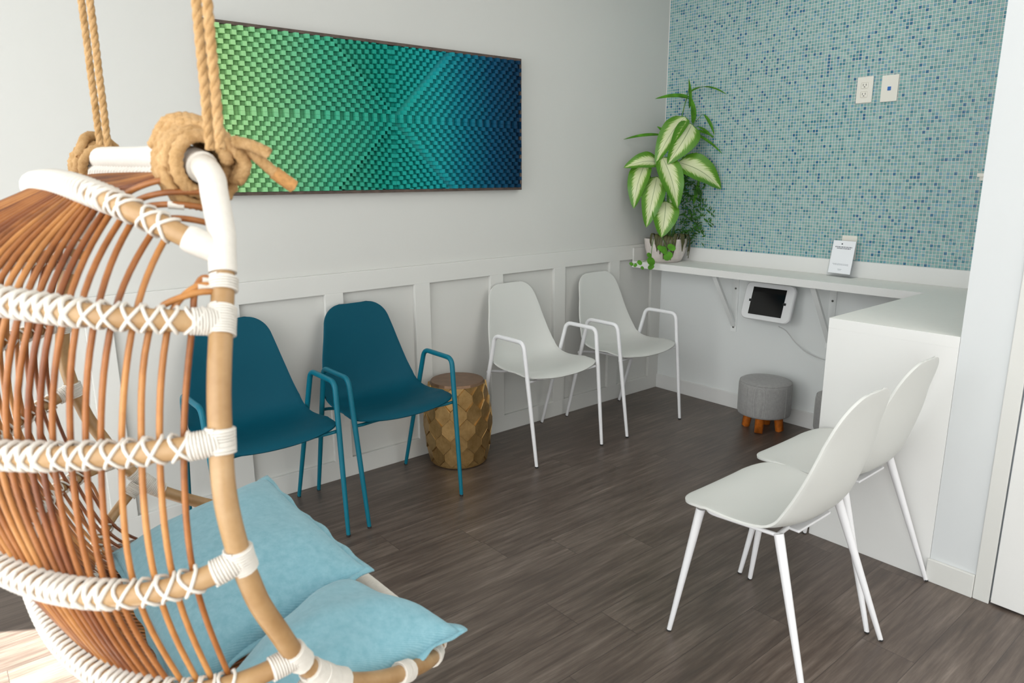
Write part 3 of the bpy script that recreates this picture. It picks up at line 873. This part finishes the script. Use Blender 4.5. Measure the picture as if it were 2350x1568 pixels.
# --- rings
def ring_pts(x0, W, z0, D, dz, n, d2, N=96, m=None):
    out = []
    for i in range(N+1):
        a = PI*i/N; c, s = math.cos(a), math.sin(a)
        w = -W*math.copysign(abs(c)**(2/n), c); e_ = abs(s)**(2/n) if s > 1e-9 else 0
        out.append(Vector((x0-D*e_, w, z0+(dz*e_+d2*e_*(1-e_)*4 if m is None else dz*max(s, 1e-6)**m))))
    return out
RINGS = {1: (-.004, .405, 1.284, .132, .093, 2.3, 0), 2: (-.033, .455, 1.200, .31, .054, 1.925, -.004), 3: (-.063, .499, 1.057, .345, -.027, 1.52, .001),
         4: (-.057, .514, .897, .272, -.040, 1.90, -.014), 5: (.012, .495, .705, .25, -.031, 2.5, .001), 6: (.045, .478, .640, .185, -.135, 2.5, -.01)}
RP = {}
for k, a in RINGS.items():
    P = ring_pts(*a, m=1.1 if k == 1 else None)
    L = [0]
    for p, q in zip(P, P[1:]): L.append(L[-1]+(q-p).length)
    RP[k] = (P, [l/L[-1] for l in L], L[-1])
def ring_at(k, s):
    P, L, _ = RP[k]
    i = 0
    while i < len(L)-2 and L[i+1] < s: i += 1
    t = (s-L[i])/max(1e-9, L[i+1]-L[i]); return P[i].lerp(P[i+1], t), (P[i+1]-P[i]).normalized()
def interp(table, i):
    """table: list for first spindles, then linear to .5 at NS-.5"""
    if i < len(table): return table[i]
    a = table[-1]; b = .5-(.5-a)/(NS-len(table)+.5)*.5
    return a+(b-a)*(i-len(table)+1)/(NS-len(table))
NS = 32
T1 = [.03, .045, .06, .084, .108, .152, .174, .203, .219, .240, .256]
T2 = [.026, .050, .067, .085, .106, .124, .142, .156, .168, .180, .192]
T3 = [.036, .060, .078, .098, .119, .135, .151, .171, .185, .199, .212]
T4 = [.051, .073, .092, .117, .138, .151, .167, .180, .191, .201, .212]
T5 = [.075, .095, .112, .132, .150, .163, .177, .189, .199, .209, .219]
T6 = [.10, .12, .135, .155, .172, .185, .198, .208, .218, .226, .234]
RS = .0040
ring_objs = {}
for k in range(1, 7):
    P = RP[k][0]
    o = MB().tube(P[1:-1], R0*(.96 if k < 6 else .8), 12).build('back_ring' if k < 6 else 'seat_ring', M['rattan'], HC)
    ring_objs[k] = o
def frame_on_ring(k, s):
    p, T = ring_at(k, s)
    c = Vector((RINGS[k][0]+.02, 0, p.z)); out = (p-c); out.z = 0
    out = (out-T*out.dot(T)).normalized(); up = T.cross(out)
    if up.z < 0: up = -up
    return p, T, out, up
for side in (1, -1):
    pass
def sval(i, tab): return interp(tab, i)
TABS = {1: T1, 2: T2, 3: T3, 4: T4, 5: T5, 6: T6}
for k in range(1, 7):
    mb = MB(); ss = []
    for i in range(NS):
        if k == 1 and i < 3: continue
        ss.append(sval(i, TABS[k])); 
    ss = sorted(ss+[1-s for s in ss])
    Ltot = RP[k][2]
    rr_ = R0*(.96 if k < 6 else .8)+.0016
    for a_i, s in enumerate(ss):
        gap = min(ss[a_i]-ss[a_i-1] if a_i else 1, ss[a_i+1]-ss[a_i] if a_i+1 < len(ss) else 1)*Ltot
        half = min(.0112, gap*.46)
        for sg in (-1, 1):
            if gap < .012 and sg < 0: continue
            loop_ = []
            n_ = 14
            for q in range(n_):
                ph = 2*PI*q/n_
                u = sg*half*math.cos(ph)/Ltot
                p, T, out, up = frame_on_ring(k, min(.999, max(.001, s+u)))
                loop_.append(p+(up*math.cos(ph)+out*math.sin(ph))*(rr_+(0.003 if math.sin(ph) < -.3 else 0)))
            mb.tube(loop_, (.0024 if gap > .02 else .0034), 6, closed=True)
    b_ = mb.build('cord_binding', M['cord'], ring_objs[k])
# --- wraps where rings meet the hoop
for side in (-1, 1):
    for k, z in ((2, 1.200), (3, 1.057), (4, .897), (5, .704), (6, .652)):
        h = .016
        wrap(hoop_span(z+h, z-h, side, 5), R0+.0022)
        sA, sB = (.004, .030) if side < 0 else (.996, .970)
        wrap([ring_at(k, sA+(sB-sA)*q/5)[0] for q in range(6)], R0+.0012)
    # long white wrapped section from the top bar to below the first ring
    up = [Vector((x, side*w_, z)) for x, w_, z in hoop_half[1:8]]+hoop_span(1.284, 1.258, side, 3)
    up = catmull(up, 4)
    MB().tube(up, R0+.0034, 16).build('corner_wrap', M['cord'], HC)
    wrap(hoop_span(1.252, 1.236, side, 4), R0+.003, name='joint_wrap')
    wrap(hoop_span(.646, .606, side, 8), R0+.0035, .0019, 'rail_wrap')
    # web that closes the angle between hoop and first ring
    sA, sB = (.0, .052) if side < 0 else (1.0, .948)
    rp = [ring_at(1, sA+(sB-sA)*q/8)[0] for q in range(9)]
    MB().tube(rp, [R0+.0035]*8+[R0+.002], 16).build('ring_wrap', M['cord'], HC)
    gs = MB()
    A = hoop_span(1.262, 1.30, side, 6); B = [ring_at(1, sA+(sB-sA)*(.75)*q/6)[0] for q in range(7)]
    for a_, b_ in zip(A[:4], A[1:5]): pass
    web = [hoop_at_z(1.258, side)+Vector((-.004, 0, 0))]
    for q in range(1, 8):
        b0 = ring_at(1, sA+(sB-sA)*.8*q/8)[0]; a0 = hoop_at_z(1.262+.004*q, side)
        gs.tube([a0, b0-Vector((0, 0, .004+.008*(1-q/8)))], .008, 8)
    gs.build('corner_web', M['cord'], HC)
# --- top bar and front rail wraps
tbp = catmull([(.004, -.335, 1.395), (.003, -.28, 1.405), (.002, 0, 1.412), (.003, .25, 1.419), (.004, .31, 1.413), (.004, .335, 1.403)], 6)
MB().tube(tbp, .0222, 18).build('top_bar_wrap', M['cord'], HC)
sl = MB()
for q in range(26):
    w_ = -.25+.5*q/25
    sl.tube([(-.010, w_, 1.398+.014*(w_+.25)), (-.022, w_+.004, 1.389+.014*(w_+.25)), (-.026, w_+.008, 1.379)], .0042, 6)
sl.build('bar_lashing', M['cord'], HC)
frp = catmull([(.385, -.312, .4445), (.402, -.25, .432), (.405, -.12, .427), (.407, 0, .425), (.405, .12, .427), (.402, .25, .432), (.385, .312, .4445)], 8)
wrap(frp, R0+.0035, .0022, 'front_rail_wrap')
for side in (-1, 1):       # crossing bands at the front corners
    wrap(hoop_span(.535, .520, side, 4), R0+.003)
    wrap(hoop_span(.472, .458, side, 4), R0+.003)
# --- spindles
tie = None
for side in (-1, 1):
    for i in range(NS):
        f = lambda k: ring_at(k, sval(i, TABS[k]) if side < 0 else 1-sval(i, TABS[k]))[0]
        def inset(k):
            p, T, out, up = frame_on_ring(k, sval(i, TABS[k]) if side < 0 else 1-sval(i, TABS[k]))
            return p-out*(R0+RS*.6)
        if i < 3:
            st_ = Vector((-.014+.004*i, side*(.424+.004*i), 1.246-.006*i)); pre = [st_, st_+Vector((-.030-.012*i, side*.002, .006-.002*i))]
            pts = pre+[inset(2)]
        else:
            starts = {3: (.392, 1.296), 4: (.374, 1.318), 5: (.356, 1.340), 6: (.341, 1.362), 7: (.328, 1.384)}
            if i in starts: w_, z_ = starts[i]; x_ = .004
            else: w_ = .288*(1-(i-8)/(NS-8.5)*.985); z_ = 1.388; x_ = -.012
            st_ = Vector((x_, side*w_, z_)); p1 = inset(1)
            md = st_.lerp(p1, .5)+Vector((-.012, 0, .008 if i < 8 else -.002))
            pts = [st_, md, p1, inset(2)]
        pts += [inset(3), inset(4), inset(5), inset(6)]
        last = pts[-1]
        if i > 4:
            pts += [last+Vector((.09, -last.y*.10, -.055)), Vector((.16, last.y*.82, .435)), Vector((.392, last.y*.62, .418))]
        else:
            pts += [last+Vector((.05, -side*.03, -.05)), last+Vector((.12, -side*.05, -.085))]
        sp_ = MB().tube(catmull(pts, 7), [RS*(1.12-.22*q/60) for q in range(7*(len(pts)-1)+1)], 7).build('spindle', SPIN[random.choice((0, 0, 1, 2))], HC)
        if i in (0, 1, 3, 5):
            a_, b_ = (pts[0].lerp(pts[1], .6), pts[0].lerp(pts[1], .95))
            MB().tube([a_, b_], RS+.0014, 8).build('tie', M['cord'], sp_)
# arched filler canes between the seat ring and the lower ring
for side in (-1, 1):
    for (k0, s0, s1, top) in ((6, .05, .115, .05),):
        A = ring_at(5, .055 if side < 0 else .945)[0]; B = ring_at(5, .10 if side < 0 else .90)[0]
        C = ring_at(6, .10 if side < 0 else .90)[0]; D = ring_at(6, .15 if side < 0 else .85)[0]
        MB().tube(catmull([C, C.lerp(A, .7)+Vector((-.005, 0, .01)), A.lerp(B, .5)+Vector((0, 0, -.015)), B.lerp(D, .4), D], 8), .0036, 7).build('filler_cane', M['spindle'], HC)
# --- ropes
def rope(mb, a, b, r, pitch=.045):
    a, b = Vector(a), Vector(b); d = b-a; L = d.length; T = d.normalized(); u = T.orthogonal().normalized(); v = T.cross(u)
    n = int(L/pitch*10)
    for s in range(3):
        pts = []
        for i in range(n+1):
            ph = 2*PI*(i/10+s/3); pts.append(a+d*(i/n)+(u*math.cos(ph)+v*math.sin(ph))*r*.40)
        mb.tube(pts, r*.62, 7)
    return mb
for (w0, w1) in ((-.372, -.385), (-.410, -.425), (.232, .222), (.172, .142)):
    rope(MB(), (.004, w0, 1.418), (.004, w1*1.0+.0*(w1-w0), 2.749), .0068).build('rope', M['rope'], HC)
def helix_rope(mb, pts, r):
    """rope along a polyline, three plies"""
    P = [Vector(p) for p in pts]; N = len(P)
    T = [(P[min(i+1, N-1)]-P[max(i-1, 0)]).normalized() for i in range(N)]
    u = T[0].orthogonal().normalized(); us = []
    for i in range(N):
        if i: u = T[i-1].rotation_difference(T[i]) @ u; u = (u-T[i]*u.dot(T[i])).normalized()
        us.append(u.copy())
    L = 0; ph0 = [0]
    for a, b in zip(P, P[1:]): L += (b-a).length; ph0.append(L/.030*2*PI)
    for s in range(3):
        mb.tube([P[i]+(us[i]*math.cos(ph0[i]+s*2.094)+T[i].cross(us[i])*math.sin(ph0[i]+s*2.094))*r*.28 for i in range(N)], r*.74, 8)
    return mb
def knot(wc, side):
    k = MB()
    # coil round the bar, doubled in the middle
    pts = []
    turns = 5; n = 22
    for i in range(turns*n+1):
        t = i/(turns*n); a = 2*PI*i/n
        w_ = wc-.052+.104*t; rad_ = .0315+.010*math.sin(PI*t)
        pts.append((.004+rad_*math.cos(a), w_, 1.405+rad_*1.12*math.sin(a)-.004))
    helix_rope(k, pts, .0105)
    pts = []
    for i in range(3*n+1):
        t = i/(3*n); a = -2*PI*i/n+.6
        w_ = wc-.030+.055*t; rad_ = .047-.004*t
        pts.append((.006+rad_*math.cos(a), w_+.010*math.sin(a*1.0), 1.402+rad_*1.1*math.sin(a)-.008))
    helix_rope(k, pts, .0095)
    for q in range(4):       # strands led across the front of the coil
        sg = -1 if side < 0 else 1
        c3 = catmull([(-.034+.004*q, wc-sg*(.040-.012*q), 1.425), (-.012+.006*q, wc+sg*(-.022+.012*q), 1.461-.003*q), (.028, wc+sg*(.006+.013*q), 1.455-.006*q), (.056, wc+sg*(.022+.013*q), 1.420-.006*q), (.046, wc+sg*(.020+.012*q), 1.375)], 7)
        helix_rope(k, c3, .0098)
    o = k.build('rope_knot', M['rope'], HC)
    return o
knot(-.292, -1.0)
knot(.278, 1.0)
tl = MB(); c = catmull([(.040, -.315, 1.432), (.066, -.352, 1.416), (.092, -.368, 1.388), (.118, -.372, 1.368)], 8)
helix_rope(tl, c, .0085); tl.build('rope_tail', M['rope'], HC)
MB().tube([c[-9], c[-5], c[-1]], .0098, 12).build('tail_whipping', M['rope_end'], HC)
tl2 = MB(); c2 = catmull([(.040, -.36, 1.43), (.062, -.372, 1.424), (.080, -.382, 1.414)], 6); helix_rope(tl2, c2, .0085); tl2.build('rope_tail', M['rope'], HC)

# ------------------------------------------------------------------ pillows
Rh = Matrix.Rotation(math.radians(1.6), 4, 'Z'); Oh = Vector((-3.380, -1.541, 0))
def hw(p): return Oh+(Rh @ Vector(p))
def pillow(label, A, B, C, D, T, seed, group, sag=0., low=.5):
    """A,B,C,D corners in chair coordinates, T half thickness"""
    rnd = random.Random(seed)
    A, B, C, D = [hw(q) for q in (A, B, C, D)]
    ctr = (A+B+C+D)/4; N = 40
    nr = ((B-A).cross(D-A)).normalized()
    if nr.z < 0: nr = -nr
    ph = [rnd.uniform(0, 6) for _ in range(8)]
    def P(u, v, s):
        eu, ev = 2*u-1, 2*v-1
        pin = .045
        uu = .5+eu*.5*(1-pin*(1-ev*ev)*abs(eu)**2) ; vv = .5+ev*.5*(1-pin*(1-eu*eu)*abs(ev)**2)
        base = A*(1-uu)*(1-vv)+B*uu*(1-vv)+C*uu*vv+D*(1-uu)*vv
        e1 = max(0, 1-abs(eu)**2.6); e2 = max(0, 1-abs(ev)**2.6)
        th = T*(e1*e2)**.55
        wr = .004*math.sin(7*u+3*v+ph[0])+.003*math.sin(13*v-6*u+ph[1])+.0022*math.sin(21*u+9*v+ph[2])
        cr = .003*math.sin(18*math.atan2(ev, eu)+ph[3])*max(0, (eu*eu+ev*ev-.75))*(e1*e2)**.3
        edge = .004*math.sin(11*u+ph[4])*(1-e2)+.004*math.sin(12*v+ph[5])*(1-e1)
        return base+nr*((s if s > 0 else -low)*th+(wr+cr)*(e1*e2)**.5*(1 if s > 0 else .4)+edge-sag*e1*e2)
    V = []; F = []
    for s in (1, -1):
        for i in range(N+1):
            for j in range(N+1): V.append(P(i/N, j/N, s))
    W = N+1; K = W*W
    for i in range(N):
        for j in range(N):
            F.append((i*W+j, (i+1)*W+j, (i+1)*W+j+1, i*W+j+1)); F.append((K+i*W+j, K+i*W+j+1, K+(i+1)*W+j+1, K+(i+1)*W+j))
    t = thing('throw_pillow', label, 'pillow', tuple(ctr), 0, group)
    V = [v-ctr for v in V]
    o = mesh('cover', V, F, M['cushion'], t)
    bm = bmesh.new(); bm.from_mesh(o.data); bmesh.ops.remove_doubles(bm, verts=bm.verts, dist=1e-5); bmesh.ops.recalc_face_normals(bm, faces=bm.faces); bm.to_mesh(o.data); bm.free()
    # flanged seam round the edge
    per = [(i/N, 0) for i in range(N)]+[(1, i/N) for i in range(N)]+[(1-i/N, 1) for i in range(N)]+[(0, 1-i/N) for i in range(N)]
    Pm = [P(u, v, 1)*.5+P(u, v, -1)*.5-ctr for u, v in per]
    fl = MB(); n = len(Pm); V2 = []; F2 = []
    for i, q in enumerate(Pm):
        outw = (q-nr*q.dot(nr)).normalized()
        wv = .011+.003*math.sin(i*.9+ph[6])
        z = nr*.004*math.sin(i*.55+ph[7])
        V2 += [q-outw*.012+nr*.004, q+outw*wv+z+nr*.0022, q+outw*wv+z-nr*.0022, q-outw*.012-nr*.004]
    for i in range(n):
        j = (i+1) % n
        for a in range(4):
            b = (a+1) % 4; F2.append((i*4+a, j*4+a, j*4+b, i*4+b))
    fl.add(V2, F2, True); fl.build('seam_flange', M['cushion'], t)
    return t
pillow('pale blue linen pillow leaning at the far side of the hanging chair', (-.055, .36, .532), (.328, .372, .598), (.338, -.13, .552), (-.085, -.20, .490), .082, 3, 'pale blue pillows in the hanging chair', low=.5)
pillow('pale blue linen pillow on the near side of the hanging chair seat', (-.08, -.30, .525), (.285, -.092, .530), (.392, -.388, .512), (.02, -.46, .535), .088, 5, 'pale blue pillows in the hanging chair', low=.25)

# ------------------------------------------------------------------ camera
cam = bpy.data.cameras.new('camera'); co = bpy.data.objects.new('camera', cam); COL.objects.link(co)
cam.sensor_width = 36; cam.lens = 36*f_px/2350; cam.clip_start = .02
mw = Matrix(((R2.x, -D2.x, -F_.x, -3.68831), (R2.y, -D2.y, -F_.y, -2.93092), (R2.z, -D2.z, -F_.z, 1.38), (0, 0, 0, 1)))
co.matrix_world = mw
cam.dof.use_dof = True; cam.dof.focus_distance = 3.0; cam.dof.aperture_fstop = 5.6
S.camera = co

# ------------------------------------------------------------------ light
def area(name, loc, rot, sx, sy, energy, col):
    l = bpy.data.lights.new(name, 'AREA'); l.shape = 'RECTANGLE'; l.size = sx; l.size_y = sy; l.energy = energy; l.color = col
    o = bpy.data.objects.new(name, l); COL.objects.link(o); o.location = loc; o.rotation_euler = rot; return o
area('window_daylight', (XW-.85, -2.95, 1.5), (0, math.radians(-86), 0), 2.7, 5.2, 158, (1, .985, .96))
area('overhead_fill_light', (-1.75, -3.3, ZC-.02), (0, 0, 0), 1.2, 1.2, 15, (1, .97, .93))  # added fill for the near right floor, not a known fixture
area('rear_fill_light', (-2.0, YF+.05, 1.45), (math.radians(90), 0, 0), 2.6, 2.0, 32, (1, .985, .96))  # added fill from behind the camera; the rear wall has no window
area('corner_fill_light', (-.95, -1.35, ZC-.02), (0, 0, 0), 1.0, 1.0, 5, (1, .98, .95))  # small fill added to lift the dim corner, no known fixture
sun = bpy.data.lights.new('sun', 'SUN'); sun.energy = 42; sun.angle = math.radians(.6); sun.color = (1, .96, .9)
so = bpy.data.objects.new('sun', sun); COL.objects.link(so); so.location = (-6, 2, 5)
dirv = Vector((.80*.5, -.50*.5, -.866)).normalized()
so.rotation_euler = dirv.to_track_quat('-Z', 'Y').to_euler()
w = bpy.data.worlds.new('sky'); S.world = w; w.use_nodes = True
bg = w.node_tree.nodes['Background']; bg.inputs[0].default_value = (.85, .92, 1, 1); bg.inputs[1].default_value = 1.0
S.view_settings.view_transform = 'Standard'; S.view_settings.look = 'None'; S.view_settings.exposure = 0
